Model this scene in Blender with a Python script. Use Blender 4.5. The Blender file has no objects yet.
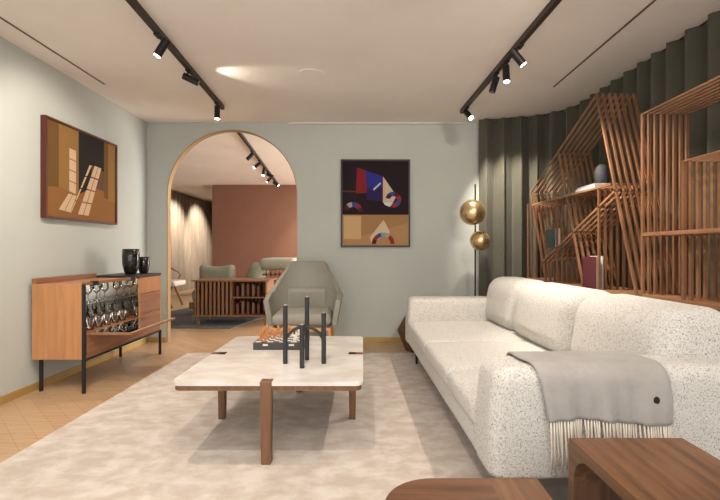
import bpy, bmesh, math, random
from mathutils import Vector, Matrix
random.seed(7)
ORD = ['first', 'second', 'third', 'fourth', 'fifth', 'sixth']
PI = math.pi
R = math.radians
scene = bpy.context.scene
col = scene.collection

# ------------------------------------------------------------------ camera
CZ = 1.07
cam_data = bpy.data.cameras.new('camera')
cam = bpy.data.objects.new('camera', cam_data)
col.objects.link(cam)
cam.location = (0, 0, CZ)
cam.rotation_euler = (PI/2, 0, 0)
cam_data.sensor_width = 36
cam_data.lens = 22.5
cam_data.shift_x = -3/720
cam_data.clip_start = 0.05
scene.camera = cam

# ------------------------------------------------------------------ world / exposure
world = bpy.data.worlds.new('world')
scene.world = world
world.use_nodes = True
wb = world.node_tree.nodes['Background']
wb.inputs['Color'].default_value = (1.0, 0.985, 0.965, 1)
wb.inputs['Strength'].default_value = 1.4
vs = scene.view_settings
vs.view_transform = 'Standard'
vs.look = 'None'
vs.gamma = 1.0
vs.exposure = 0.5
vs.use_curve_mapping = False
WARM = (1.0, 0.88, 0.74)

def area(name, loc, rot, sx, sy, power, color):
    d = bpy.data.lights.new(name, 'AREA')
    d.shape = 'RECTANGLE'; d.size = sx; d.size_y = sy
    d.energy = power; d.color = color
    o = bpy.data.objects.new(name, d); col.objects.link(o)
    o.location = loc; o.rotation_euler = rot
    return o
# added fill lights at ceiling height, one behind the camera, one in the second room
area('added_ceiling_fill', (0, -0.3, 2.5), (0, 0, 0), 2.4, 1.6, 40, (1.0, 0.92, 0.82))
area('added_ceiling_fill', (-0.2, 8.6, 2.5), (0, 0, 0), 2.0, 2.4, 40, (1.0, 0.90, 0.80))
# added fill light on the right side of the second room
area('added_side_fill', (3.3, 7.8, 1.25), (0, R(90), 0), 2.2, 4.0, 260, (1.0, 0.95, 0.90))

def spot(name, loc, target, power, angle=60, blend=0.7, color=WARM, size=0.03, parent=None):
    d = bpy.data.lights.new(name, 'SPOT')
    d.energy = power; d.color = color
    d.spot_size = R(angle); d.spot_blend = blend; d.shadow_soft_size = size
    o = bpy.data.objects.new(name, d); col.objects.link(o)
    o.location = loc
    o.rotation_euler = (Vector(target)-Vector(loc)).to_track_quat('-Z', 'Y').to_euler()
    return o

# ------------------------------------------------------------------ materials
MATS = {}
def mat(name, color, rough=0.5, metal=0.0, noise=None, bump=None, trans=0.0, ior=1.45, emit=None, spec=None, sheen=0.0, coat=0.0):
    """noise=(scale, (r,g,b) second colour, amount, stretch xyz); bump=(scale, strength)"""
    if name in MATS: return MATS[name]
    m = bpy.data.materials.new(name); m.use_nodes = True
    nt = m.node_tree; b = nt.nodes['Principled BSDF']
    b.inputs['Base Color'].default_value = (*color, 1)
    b.inputs['Roughness'].default_value = rough
    b.inputs['Metallic'].default_value = metal
    b.inputs['Transmission Weight'].default_value = trans
    b.inputs['IOR'].default_value = ior
    b.inputs['Sheen Weight'].default_value = sheen
    b.inputs['Coat Weight'].default_value = coat
    if spec is not None: b.inputs['Specular IOR Level'].default_value = spec
    if emit:
        b.inputs['Emission Color'].default_value = (*emit[0], 1)
        b.inputs['Emission Strength'].default_value = emit[1]
    tc = nt.nodes.new('ShaderNodeTexCoord')
    if noise:
        sc, c2, lo, hi, st = noise
        mp = nt.nodes.new('ShaderNodeMapping'); mp.inputs['Scale'].default_value = st
        nt.links.new(tc.outputs['Object'], mp.inputs['Vector'])
        n = nt.nodes.new('ShaderNodeTexNoise'); n.inputs['Scale'].default_value = sc
        n.inputs['Detail'].default_value = 5; n.inputs['Roughness'].default_value = 0.6
        nt.links.new(mp.outputs[0], n.inputs['Vector'])
        r = nt.nodes.new('ShaderNodeValToRGB')
        r.color_ramp.elements[0].position = lo; r.color_ramp.elements[1].position = hi
        r.color_ramp.elements[0].color = (*c2, 1); r.color_ramp.elements[1].color = (*color, 1)
        nt.links.new(n.outputs['Fac'], r.inputs['Fac'])
        nt.links.new(r.outputs['Color'], b.inputs['Base Color'])
    if bump:
        n2 = nt.nodes.new('ShaderNodeTexNoise'); n2.inputs['Scale'].default_value = bump[0]
        n2.inputs['Detail'].default_value = 3
        nt.links.new(tc.outputs['Object'], n2.inputs['Vector'])
        bp = nt.nodes.new('ShaderNodeBump'); bp.inputs['Strength'].default_value = bump[1]
        bp.inputs['Distance'].default_value = bump[2] if len(bump) > 2 else 0.01
        nt.links.new(n2.outputs['Fac'], bp.inputs['Height'])
        nt.links.new(bp.outputs['Normal'], b.inputs['Normal'])
    MATS[name] = m
    return m

def wood(name, c1, c2, rough=0.4, axis='y', scale=3.0):
    st = {'x': (1, 14, 14), 'y': (14, 1, 14), 'z': (14, 14, 1)}[axis]
    if name.startswith('shelf'): st = tuple(min(q, 4) for q in st); scale = 2.0
    return mat(name, c1, rough, noise=(scale, c2, 0.35, 0.65, st))

wall_m = mat('wall_paint', (0.53, 0.565, 0.535), 0.85, noise=(1.3, (0.50, 0.53, 0.50), 0.3, 0.7, (1, 1, 1)), bump=(60, 0.04))
ceil_m = mat('ceiling_plaster', (0.86, 0.81, 0.76), 0.9, noise=(1.1, (0.79, 0.735, 0.685), 0.3, 0.7, (1, 1, 1)), bump=(25, 0.05))
brass_m = mat('brass', (0.42, 0.29, 0.15), 0.45, 0.5)
brass_trim_m = mat('brass_trim', (0.50, 0.34, 0.12), 0.5, 0.35)
gold_m = mat('gold_globe', (0.80, 0.60, 0.34), 0.27, 0.9, noise=(6, (0.62, 0.43, 0.21), 0.35, 0.65, (1, 1, 1)))
black_m = mat('black_metal', (0.015, 0.014, 0.014), 0.45, 0.3)
blacksat_m = mat('black_stained', (0.02, 0.018, 0.017), 0.5)
track_m = mat('track_metal', (0.05, 0.036, 0.03), 0.45, 0.4)
lens_m = mat('lamp_lens', (1, 1, 1), 0.4, emit=((1.0, 0.93, 0.8), 14))
lens_off_m = mat('lamp_lens_dim', (0.1, 0.1, 0.1), 0.3)
walnut_m = wood('walnut', (0.20, 0.095, 0.044), (0.10, 0.044, 0.02), 0.42, 'y', 2.6)
walnutx_m = wood('walnut_cross', (0.17, 0.08, 0.043), (0.095, 0.043, 0.022), 0.42, 'x', 2.6)
walnutz_m = wood('walnut_upright', (0.16, 0.078, 0.042), (0.09, 0.042, 0.021), 0.42, 'z', 2.6)
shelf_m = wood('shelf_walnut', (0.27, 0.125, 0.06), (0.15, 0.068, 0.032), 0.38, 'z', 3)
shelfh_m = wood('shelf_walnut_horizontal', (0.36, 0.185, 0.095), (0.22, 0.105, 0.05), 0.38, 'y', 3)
cab_m = wood('cabinet_cherry', (0.49, 0.24, 0.105), (0.40, 0.185, 0.078), 0.38, 'z', 2.2)
cabh_m = wood('cabinet_cherry_horizontal', (0.32, 0.145, 0.075), (0.24, 0.10, 0.05), 0.38, 'y', 2.2)
tleg_m = wood('table_wood', (0.21, 0.105, 0.05), (0.15, 0.072, 0.034), 0.45, 'z', 3)
teak_m = wood('teak', (0.30, 0.155, 0.08), (0.21, 0.10, 0.05), 0.45, 'z', 3)
marble_m = mat('travertine_top', (0.74, 0.715, 0.69), 0.22, noise=(4.0, (0.63, 0.585, 0.55), 0.42, 0.6, (1, 1.6, 1)))
green_fab_m = mat('grey_green_leather', (0.335, 0.325, 0.28), 0.6, noise=(5, (0.30, 0.29, 0.245), 0.3, 0.7, (1, 1, 1)), bump=(120, 0.06, 0.003))
olive_m = mat('olive_cushion', (0.26, 0.26, 0.19), 0.8, bump=(80, 0.1, 0.004))
curtain_m = mat('olive_curtain', (0.09, 0.088, 0.064), 0.9, noise=(4, (0.072, 0.07, 0.05), 0.3, 0.7, (1, 1, 1)), bump=(160, 0.1, 0.003), sheen=0.2)
curtain2_m = mat('sand_curtain', (0.40, 0.33, 0.26), 0.9, noise=(3, (0.27, 0.21, 0.16), 0.3, 0.7, (1, 6, .4)))
terra_m = mat('terracotta_paint', (0.225, 0.108, 0.07), 0.85, noise=(1.5, (0.20, 0.095, 0.062), 0.3, 0.7, (1, 1, 1)))
rug2_m = mat('slate_rug', (0.15, 0.15, 0.16), 0.95, noise=(3, (0.11, 0.11, 0.12), 0.3, 0.7, (1, 1, 1)))
throw_m = mat('grey_wool', (0.36, 0.335, 0.315), 0.95, noise=(7, (0.29, 0.27, 0.252), 0.35, 0.7, (1, 1, 1)), bump=(260, 0.35, 0.004), sheen=0.3)
fringe_m = mat('fringe_wool', (0.60, 0.54, 0.46), 0.95)
cream_m = mat('cream_upholstery', (0.72, 0.68, 0.62), 0.9)
box_m = mat('charcoal_leather', (0.05, 0.047, 0.045), 0.5)
def thin_glass():
    m = bpy.data.materials.new('clear_glass'); m.use_nodes = True
    nt = m.node_tree; nt.nodes.remove(nt.nodes['Principled BSDF']); out = nt.nodes['Material Output']
    tr = nt.nodes.new('ShaderNodeBsdfTransparent'); tr.inputs['Color'].default_value = (0.93, 0.95, 0.94, 1)
    gl = nt.nodes.new('ShaderNodeBsdfGlossy'); gl.inputs['Roughness'].default_value = 0.04
    lw = nt.nodes.new('ShaderNodeLayerWeight'); lw.inputs['Blend'].default_value = 0.45
    mx = nt.nodes.new('ShaderNodeMixShader')
    nt.links.new(lw.outputs['Fresnel'], mx.inputs['Fac']); nt.links.new(tr.outputs[0], mx.inputs[1]); nt.links.new(gl.outputs[0], mx.inputs[2])
    nt.links.new(mx.outputs[0], out.inputs['Surface'])
    return m
glass_m = thin_glass()
satin_m = mat('satin_mirror', (0.66, 0.65, 0.61), 0.25, 0.6)
mirror_m = mat('mirror', (0.75, 0.74, 0.70), 0.03, 1.0)
blackglass_m = mat('black_glass', (0.012, 0.012, 0.012), 0.08, coat=0.5)
stone_m = mat('grey_stone', (0.07, 0.075, 0.085), 0.7, noise=(12, (0.045, 0.05, 0.055), 0.3, 0.7, (1, 1, 1)))
candle_m = mat('charcoal_metal', (0.035, 0.035, 0.037), 0.5, 0.3)
candletip_m = mat('candle_cup', (0.50, 0.44, 0.32), 0.4, 0.5)
slot_m = mat('slot_dark', (0.16, 0.10, 0.07), 0.7)
pine_m = mat('light_wood', (0.62, 0.33, 0.15), 0.45)

def boucle():
    m = bpy.data.materials.new('boucle'); m.use_nodes = True
    nt = m.node_tree; b = nt.nodes['Principled BSDF']
    b.inputs['Roughness'].default_value = 0.95
    b.inputs['Sheen Weight'].default_value = 0.3
    tc = nt.nodes.new('ShaderNodeTexCoord')
    n = nt.nodes.new('ShaderNodeTexNoise'); n.inputs['Scale'].default_value = 175
    n.inputs['Detail'].default_value = 3; n.inputs['Roughness'].default_value = 0.7
    n.inputs['Distortion'].default_value = 0.8
    nt.links.new(tc.outputs['Object'], n.inputs['Vector'])
    r = nt.nodes.new('ShaderNodeValToRGB')
    r.color_ramp.elements[0].position = 0.34; r.color_ramp.elements[0].color = (0.19, 0.165, 0.14, 1)
    r.color_ramp.elements[1].position = 0.49; r.color_ramp.elements[1].color = (0.76, 0.735, 0.69, 1)
    nt.links.new(n.outputs['Fac'], r.inputs['Fac'])
    nt.links.new(r.outputs['Color'], b.inputs['Base Color'])
    bp = nt.nodes.new('ShaderNodeBump'); bp.inputs['Strength'].default_value = 0.9; bp.inputs['Distance'].default_value = 0.01
    nt.links.new(n.outputs['Fac'], bp.inputs['Height']); nt.links.new(bp.outputs['Normal'], b.inputs['Normal'])
    return m
boucle_m = boucle()

def carpet():
    m = bpy.data.materials.new('silk_carpet'); m.use_nodes = True
    nt = m.node_tree; b = nt.nodes['Principled BSDF']
    b.inputs['Roughness'].default_value = 0.8; b.inputs['Sheen Weight'].default_value = 0.3
    tc = nt.nodes.new('ShaderNodeTexCoord')
    mp = nt.nodes.new('ShaderNodeMapping'); mp.inputs['Scale'].default_value = (1.0, 1.35, 1)
    nt.links.new(tc.outputs['Object'], mp.inputs['Vector'])
    n = nt.nodes.new('ShaderNodeTexNoise'); n.inputs['Scale'].default_value = 7.0
    n.inputs['Detail'].default_value = 8; n.inputs['Roughness'].default_value = 0.62; n.inputs['Distortion'].default_value = 0.25
    nt.links.new(mp.outputs[0], n.inputs['Vector'])
    r = nt.nodes.new('ShaderNodeValToRGB')
    r.color_ramp.elements[0].position = 0.40; r.color_ramp.elements[0].color = (0.48, 0.40, 0.34, 1)
    r.color_ramp.elements[1].position = 0.62; r.color_ramp.elements[1].color = (0.62, 0.565, 0.515, 1)
    nt.links.new(n.outputs['Fac'], r.inputs['Fac'])
    nt.links.new(r.outputs['Color'], b.inputs['Base Color'])
    n2 = nt.nodes.new('ShaderNodeTexNoise'); n2.inputs['Scale'].default_value = 220
    nt.links.new(tc.outputs['Object'], n2.inputs['Vector'])
    bp = nt.nodes.new('ShaderNodeBump'); bp.inputs['Strength'].default_value = 0.3; bp.inputs['Distance'].default_value = 0.004
    nt.links.new(n2.outputs['Fac'], bp.inputs['Height']); nt.links.new(bp.outputs['Normal'], b.inputs['Normal'])
    return m
carpet_m = carpet()

def parquet():
    m = bpy.data.materials.new('oak_parquet'); m.use_nodes = True
    nt = m.node_tree; b = nt.nodes['Principled BSDF']
    b.inputs['Roughness'].default_value = 0.38
    tc = nt.nodes.new('ShaderNodeTexCoord')
    mp = nt.nodes.new('ShaderNodeMapping'); mp.inputs['Rotation'].default_value = (0, 0, R(45))
    nt.links.new(tc.outputs['Object'], mp.inputs['Vector'])
    br = nt.nodes.new('ShaderNodeTexBrick')
    br.inputs['Scale'].default_value = 1.0
    br.inputs['Brick Width'].default_value = 0.6; br.inputs['Row Height'].default_value = 0.1
    br.inputs['Mortar Size'].default_value = 0.0015
    br.inputs['Color1'].default_value = (0.55, 0.37, 0.225, 1); br.inputs['Color2'].default_value = (0.50, 0.33, 0.195, 1)
    br.inputs['Mortar'].default_value = (0.38, 0.24, 0.13, 1)
    nt.links.new(mp.outputs[0], br.inputs['Vector'])
    mp2 = nt.nodes.new('ShaderNodeMapping'); mp2.inputs['Rotation'].default_value = (0, 0, R(45)); mp2.inputs['Scale'].default_value = (2, 25, 1)
    nt.links.new(tc.outputs['Object'], mp2.inputs['Vector'])
    n = nt.nodes.new('ShaderNodeTexNoise'); n.inputs['Scale'].default_value = 2
    nt.links.new(mp2.outputs[0], n.inputs['Vector'])
    mx = nt.nodes.new('ShaderNodeMix'); mx.data_type = 'RGBA'; mx.blend_type = 'MULTIPLY'
    r = nt.nodes.new('ShaderNodeValToRGB')
    r.color_ramp.elements[0].color = (0.82, 0.78, 0.74, 1); r.color_ramp.elements[1].color = (1, 1, 1, 1)
    r.color_ramp.elements[0].position = 0.3; r.color_ramp.elements[1].position = 0.6
    nt.links.new(n.outputs['Fac'], r.inputs['Fac'])
    mx.inputs['Factor'].default_value = 1.0
    nt.links.new(br.outputs['Color'], mx.inputs['A']); nt.links.new(r.outputs['Color'], mx.inputs['B'])
    nt.links.new(mx.outputs['Result'], b.inputs['Base Color'])
    return m
parquet_m = parquet()

# ------------------------------------------------------------------ helpers
def new(): return bmesh.new()
def obj(name, bm, m, parent=None, smooth=False, label=None, mats=None):
    me = bpy.data.meshes.new(name)
    bmesh.ops.recalc_face_normals(bm, faces=bm.faces[:])
    bm.to_mesh(me); bm.free()
    if smooth:
        for p in me.polygons: p.use_smooth = True
    for q in (mats or [m]): me.materials.append(q)
    o = bpy.data.objects.new(name, me); col.objects.link(o)
    if parent: o.parent = parent
    if label: o['label'] = label
    return o
def tag(o, label, cat, group=None, kind=None):
    o['label'] = label; o['category'] = cat
    if group: o['group'] = group
    if kind: o['kind'] = kind
    return o
def thing(name, label, cat, loc=(0, 0, 0), rz=0, group=None):
    o = bpy.data.objects.new(name, None); col.objects.link(o)
    o.empty_display_size = 0.05
    o.location = loc; o.rotation_euler = (0, 0, rz)
    return tag(o, label, cat, group)
def struct(name, bm, m, **k):
    o = obj(name, bm, m, **k); o['kind'] = 'structure'; return o
def dup(root, loc, rz=0, label=None, group=None):
    r = root.copy(); col.objects.link(r); r.location = loc; r.rotation_euler = (0, 0, rz)
    if label: r['label'] = label
    if group: r['group'] = group
    for ch in list(root.children):
        c = ch.copy(); col.objects.link(c); c.parent = r
        for g in ch.children:
            d = g.copy(); col.objects.link(d); d.parent = c
    return r

def box(bm, x0, x1, y0, y1, z0, z1, bev=0.0, seg=2, M=None):
    r = bmesh.ops.create_cube(bm, size=1.0)
    vs_ = r['verts']
    for v in vs_:
        v.co = Vector(((x0+x1)/2 + v.co.x*(x1-x0), (y0+y1)/2 + v.co.y*(y1-y0), (z0+z1)/2 + v.co.z*(z1-z0)))
    if bev > 0:
        es = list({e for v in vs_ for e in v.link_edges})
        rr = bmesh.ops.bevel(bm, geom=es, offset=bev, segments=seg, affect='EDGES', profile=0.5)
        vs_ = list({v for f in rr['faces'] for v in f.verts} | {v for v in vs_ if v.is_valid})
    if M is not None:
        for v in vs_: v.co = M @ v.co
    return vs_
def bar(bm, a, b, w, h, up=(1, 0, 0), bev=0):
    """box from a to b; w along `up`, h perpendicular"""
    a = Vector(a); b = Vector(b); d = b-a; L = d.length; d.normalize()
    u = Vector(up); u = (u - d*u.dot(d)).normalized(); s = d.cross(u)
    M = Matrix((( u.x, s.x, d.x, a.x), (u.y, s.y, d.y, a.y), (u.z, s.z, d.z, a.z), (0, 0, 0, 1)))
    return box(bm, -w/2, w/2, -h/2, h/2, 0, L, bev, 1, M)
def cyl(bm, a, b, r1, r2=None, seg=20, cap=True):
    a = Vector(a); b = Vector(b); r2 = r1 if r2 is None else r2
    d = (b-a); L = d.length
    q = d.to_track_quat('Z', 'Y').to_matrix().to_4x4()
    M = Matrix.Translation((a+b)/2) @ q
    bmesh.ops.create_cone(bm, cap_ends=cap, segments=seg, radius1=r1, radius2=r2, depth=L, matrix=M)
def lathe(bm, prof, c=(0, 0, 0), seg=28):
    """prof: list of (r, z)"""
    rings = []
    for r, z in prof:
        if r < 1e-6: rings.append([bm.verts.new((c[0], c[1], c[2]+z))])
        else: rings.append([bm.verts.new((c[0]+r*math.cos(2*PI*i/seg), c[1]+r*math.sin(2*PI*i/seg), c[2]+z)) for i in range(seg)])
    for A, B in zip(rings, rings[1:]):
        for i in range(seg):
            j = (i+1) % seg
            if len(A) == 1 and len(B) == 1: continue
            if len(A) == 1: bm.faces.new((A[0], B[i], B[j]))
            elif len(B) == 1: bm.faces.new((A[i], A[j], B[0]))
            else: bm.faces.new((A[i], A[j], B[j], B[i]))
def tube(bm, pts, r, seg=10):
    pts = [Vector(p) for p in pts]; rings = []
    for i, p in enumerate(pts):
        d = (pts[min(i+1, len(pts)-1)] - pts[max(i-1, 0)]).normalized()
        a = Vector((0, 0, 1)) if abs(d.z) < 0.9 else Vector((1, 0, 0))
        u = d.cross(a).normalized(); w = d.cross(u)
        rr = r[i] if isinstance(r, (list, tuple)) else r
        rings.append([bm.verts.new(p + rr*(u*math.cos(2*PI*k/seg) + w*math.sin(2*PI*k/seg))) for k in range(seg)])
    for A, B in zip(rings, rings[1:]):
        for k in range(seg): bm.faces.new((A[k], A[(k+1) % seg], B[(k+1) % seg], B[k]))
    bm.faces.new(rings[0]); bm.faces.new(rings[-1])
def prism(bm, pts, fn, t):
    """extrude a 2D polygon; fn maps (u, v, w) to 3D; w from 0 to t"""
    A = [bm.verts.new(fn(u, v, 0)) for u, v in pts]; B = [bm.verts.new(fn(u, v, t)) for u, v in pts]
    bm.faces.new(A); bm.faces.new(list(reversed(B)))
    n = len(pts)
    for i in range(n): bm.faces.new((A[i], A[(i+1) % n], B[(i+1) % n], B[i]))
def rrect(x0, x1, y0, y1, rs, seg=8):
    """rounded rectangle; rs radii at (x0y0, x1y0, x1y1, x0y1)"""
    out = []
    for (cx, cy, a0, r) in ((x0, y0, 180, rs[0]), (x1, y0, 270, rs[1]), (x1, y1, 0, rs[2]), (x0, y1, 90, rs[3])):
        if r <= 0: out.append((cx, cy)); continue
        ccx = cx + (r if cx == x0 else -r); ccy = cy + (r if cy == y0 else -r)
        for k in range(seg+1):
            a = R(a0 + 90*k/seg); out.append((ccx + r*math.cos(a), ccy + r*math.sin(a)))
    return out
def soft(bm, x0, x1, y0, y1, z0, z1, r, n=12, puff=None, shape=None):
    """rounded, subdivided box; puff(p, nrm)->offset vector; shape(p)->p"""
    c = Vector(((x0+x1)/2, (y0+y1)/2, (z0+z1)/2)); h = Vector(((x1-x0)/2, (y1-y0)/2, (z1-z0)/2))
    r = min(r, h.x, h.y, h.z)
    def coords(half):
        inner = half - r
        e = [-half + r*(1-math.cos(k/5*PI/2))*1.0 for k in range(5)]
        m = [(-inner + 2*inner*k/n) for k in range(n+1)]
        return e + m + [-v for v in reversed(e)]
    X, Y, Z = coords(h.x), coords(h.y), coords(h.z)
    cache = {}
    def vert(x, y, z):
        k = (round(x, 6), round(y, 6), round(z, 6))
        if k in cache: return cache[k]
        p = Vector((x, y, z))
        q = Vector((max(-(h.x-r), min(h.x-r, x)), max(-(h.y-r), min(h.y-r, y)), max(-(h.z-r), min(h.z-r, z))))
        d = p - q
        if d.length > 1e-9: nn = d.normalized(); p = q + nn*r
        else: nn = Vector((0, 0, 1))
        if puff: p = p + puff(Vector((p.x/h.x, p.y/h.y, p.z/h.z)), nn)
        p = p + c
        if shape: p = shape(p)
        cache[k] = bm.verts.new(p); return cache[k]
    def grid(A, B, f):
        for i in range(len(A)-1):
            for j in range(len(B)-1):
                q = [f(A[i], B[j]), f(A[i+1], B[j]), f(A[i+1], B[j+1]), f(A[i], B[j+1])]
                vv = []
                for (a, b_, c_) in q:
                    w = vert(a, b_, c_)
                    if w not in vv: vv.append(w)
                if len(vv) > 2:
                    try: bm.faces.new(vv)
                    except ValueError: pass
    for s in (-1, 1):
        grid(X, Y, lambda a, b_: (a, b_, s*h.z)); grid(X, Z, lambda a, b_: (a, s*h.y, b_)); grid(Y, Z, lambda a, b_: (s*h.x, a, b_))

# ------------------------------------------------------------------ room shell
H = 2.55; XL = -2.51; YB = 5.23; WT = 0.075; XR = 2.42
bm = new(); box(bm, -5.6, 3.6, -0.8, 14.6, -0.1, 0); struct('floor', bm, parquet_m)
bm = new(); box(bm, -5.6, 3.6, -0.8, 14.6, H, H+0.1); struct('ceiling', bm, ceil_m)
bm = new(); box(bm, XL-WT, XL, -0.3, YB, 0, H); struct('wall_left', bm, wall_m)
bm = new(); box(bm, XR, XR+WT, -0.3, YB, 0, H); struct('wall_right', bm, wall_m)
# back wall with the arch
ACX, AR, ASP = -1.52, 0.755, 1.71
bm = new()
def wallface(y):
    N = 48
    xs = [ACX + AR*math.cos(PI - PI*i/N) for i in range(N+1)]
    zs = [ASP + AR*math.sin(PI - PI*i/N) for i in range(N+1)]
    arc = [bm.verts.new((x, y, z)) for x, z in zip(xs, zs)]
    top = [bm.verts.new((x, y, H)) for x in xs]
    lb, rb = bm.verts.new((xs[0], y, 0)), bm.verts.new((xs[-1], y, 0))
    L0, L1, L2 = (bm.verts.new((-5.6, y, 0)), bm.verts.new((-5.6, y, ASP)), bm.verts.new((-5.6, y, H)))
    R0, R1, R2 = (bm.verts.new((3.6, y, 0)), bm.verts.new((3.6, y, ASP)), bm.verts.new((3.6, y, H)))
    for i in range(N): bm.faces.new((arc[i], arc[i+1], top[i+1], top[i]))
    bm.faces.new((L0, lb, arc[0], L1)); bm.faces.new((L1, arc[0], top[0], L2))
    bm.faces.new((rb, R0, R1, arc[-1])); bm.faces.new((arc[-1], R1, R2, top[-1]))
    return [lb]+arc+[rb]
A = wallface(YB); B = wallface(YB+WT)
for i in range(len(A)-1): bm.faces.new((A[i], A[i+1], B[i+1], B[i]))
struct('wall_back', bm, wall_m)
# brass lining of the arch
bm = new()
def archpts(r): return [(ACX-r, 0)] + [(ACX + r*math.cos(PI - PI*i/60), ASP + r*math.sin(PI - PI*i/60)) for i in range(61)] + [(ACX+r, 0)]
O, I = archpts(AR+0.003), archpts(AR-0.006)
y0, y1 = YB-0.004, YB+WT+0.004
ov = [[bm.verts.new((x, y, z)) for x, z in P] for P in (O, I) for y in (y0, y1)]
for i in range(len(O)-1):
    for a, b in ((0, 1), (2, 3), (0, 2), (1, 3)):
        bm.faces.new((ov[a][i], ov[a][i+1], ov[b][i+1], ov[b][i]))
struct('trim_1', bm, brass_m)
# baseboards
bm = new(); box(bm, XL, ACX-AR-0.013, YB-0.014, YB, 0, 0.055); box(bm, ACX+AR+0.013, XR, YB-0.014, YB, 0, 0.055); struct('baseboard_back', bm, brass_trim_m)
bm = new(); box(bm, XL, XL+0.014, -0.3, YB-0.014, 0, 0.055); struct('baseboard_left', bm, brass_trim_m)
# ceiling slots
bm = new(); box(bm, -2.315, -2.298, 1.2, 4.02, H-0.003, H); struct('trim_2', bm, slot_m)
bm = new(); box(bm, 1.72, 1.737, 1.2, 4.08, H-0.003, H); struct('trim_3', bm, slot_m)
# slim strip at the back wall top, cove light put into its pale colour
bm = new(); box(bm, -0.86, 1.18, YB-0.03, YB, H-0.02, H); struct('trim_4', bm, mat('cove_light_tone', (0.68, 0.64, 0.58), 0.8))

# second room
bm = new(); box(bm, -5.6, -5.48, YB+WT, 14.6, 0, H); struct('wall_far_left', bm, wall_m)
bm = new(); box(bm, 3.48, 3.6, YB+WT, 14.6, 0, H); struct('wall_far_right', bm, wall_m)
bm = new(); box(bm, -5.48, 3.48, 14.5, 14.6, 0, H); struct('wall_far_back', bm, wall_m)
bm = new(); box(bm, -3.42, 3.48, 10.2, 10.4, 0, H); struct('wall_terracotta', bm, terra_m)

# ------------------------------------------------------------------ curtains
def curtain_mesh(path, amp, wl, z0, z1, jit=0.0):
    # resample the path, offset along its normal with a rounded wave
    P = [Vector((x, y, 0)) for x, y in path]
    S = [0]
    for a, b in zip(P, P[1:]): S.append(S[-1]+(b-a).length)
    bm = new(); n = int(S[-1]/0.012); rows = []; zs = [z0, z0+0.4, z0+1.0, z0+1.7, z1-0.3, z1-0.06, z1]
    ph = 0
    for i in range(n+1):
        s = S[-1]*i/n
        k = 0
        while k < len(S)-2 and S[k+1] < s: k += 1
        t = (s-S[k])/(S[k+1]-S[k]); p = P[k].lerp(P[k+1], t); d = (P[k+1]-P[k]).normalized(); nn = Vector((d.y, -d.x, 0))
        ph = 2*PI*s/wl + jit*math.sin(s*3.1) + jit*0.6*math.sin(s*7.7+1)
        colv = []
        for z in zs:
            f = 0.75 + 0.3*(1-(z-z0)/(z1-z0))
            w = 2*abs(math.sin(ph/2))**0.8 - 1
            off = nn*amp*f*w + d*amp*0.25*math.sin(ph)*f
            sag = 0
            colv.append(bm.verts.new((p.x+off.x, p.y+off.y, z - sag)))
        rows.append(colv)
    for A_, B_ in zip(rows, rows[1:]):
        for k in range(len(zs)-1): bm.faces.new((A_[k], B_[k], B_[k+1], A_[k+1]))
    return bm
path = [(1.315, 5.11), (1.6, 5.06)]
for k in range(0, 13):
    a = R(90 - 90*k/12); path.append((1.66+0.55*math.cos(a), 4.42+0.6*math.sin(a)))
path += [(2.22, 3.6), (2.22, 2.4), (2.22, 0.4)]
t = thing('curtain', 'dark olive floor-length curtain curving round the right corner behind the slatted bookcases', 'curtain', (0, 0, 0))
o = obj('drape', curtain_mesh(path, 0.075, 0.185, 0.01, H-0.004, 0.5), curtain_m, t, smooth=True)
bm = new(); tube(bm, [(x, y, H-0.006) for x, y in path], 0.006, 6); obj('rail', bm, track_m, t)
t = thing('curtain', 'sand-coloured pleated curtain in the room beyond the arch', 'curtain', (0, 0, 0))
obj('drape', curtain_mesh([(-4.75, 8.4), (-4.75, 14.2)], 0.055, 0.22, 0.01, H-0.02, 1.0), curtain2_m, t, smooth=True)

# ------------------------------------------------------------------ tracks and spotlights
def track(ax, ay, bx, by, label):
    bm = new(); bar(bm, (ax, ay, H-0.02), (bx, by, H-0.02), 0.04, 0.034, up=(0, 0, 1)); 
    o = obj('light_track', bm, track_m); tag(o, label, 'light track'); return o
LT = ((-1.32, 1.8), (-1.44, 4.62)); RT = ((1.165, 1.8), (1.04, 4.75)); FT = ((-1.53, 5.5), (-1.90, 10.1))
track(*LT[0], *LT[1], 'dark ceiling light track on the left, with three spotlights')
track(*RT[0], *RT[1], 'dark ceiling light track on the right, with four spotlights')
track(*FT[0], *FT[1], 'dark ceiling light track seen through the arch')
def on_track(T, y):
    (ax, ay), (bx, by) = T; t_ = (y-ay)/(by-ay); return ax + (bx-ax)*t_
def spotlight(T, y, aim, label, power=0, lit=True, L=0.125, rad=0.027, angle=55, group=None, light_aim=None, xo=0.0):
    x = on_track(T, y); d = Vector(aim).normalized()
    piv = Vector((xo, 0, -0.05))
    t = thing('spotlight', label, 'spotlight', (x, y, H-0.037), 0, group)
    bm = new(); cyl(bm, (0, 0, 0), (xo, 0, -0.05), 0.008, seg=10); box(bm, -0.02, 0.02, -0.035, 0.035, -0.012, 0.0)
    obj('bracket', bm, black_m, t)
    a = piv - d*0.02 ; b = piv + d*(L-0.02)
    bm = new(); cyl(bm, a, b, rad, seg=24)
    obj('lamp_housing', bm, black_m, t, label='black cylinder')
    bm = new(); cyl(bm, b, b + d*0.004, rad*0.82, seg=24)
    obj('lens', bm, lens_m if lit else lens_off_m, t)
    if power:
        w = Vector((x, y, H-0.037)) + b + d*0.012
        tgt = light_aim if light_aim else tuple(w + d)
        s = spot('lamp', w, tgt, power, angle)
    return t
PW = 62
spotlight(LT, 3.02, (-0.50, -0.05, -0.86), 'nearest spotlight of the left track, lit, tilted down to the left', PW*0.8, angle=75, light_aim=(-2.5, 3.5, 1.7), xo=0.045)
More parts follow.
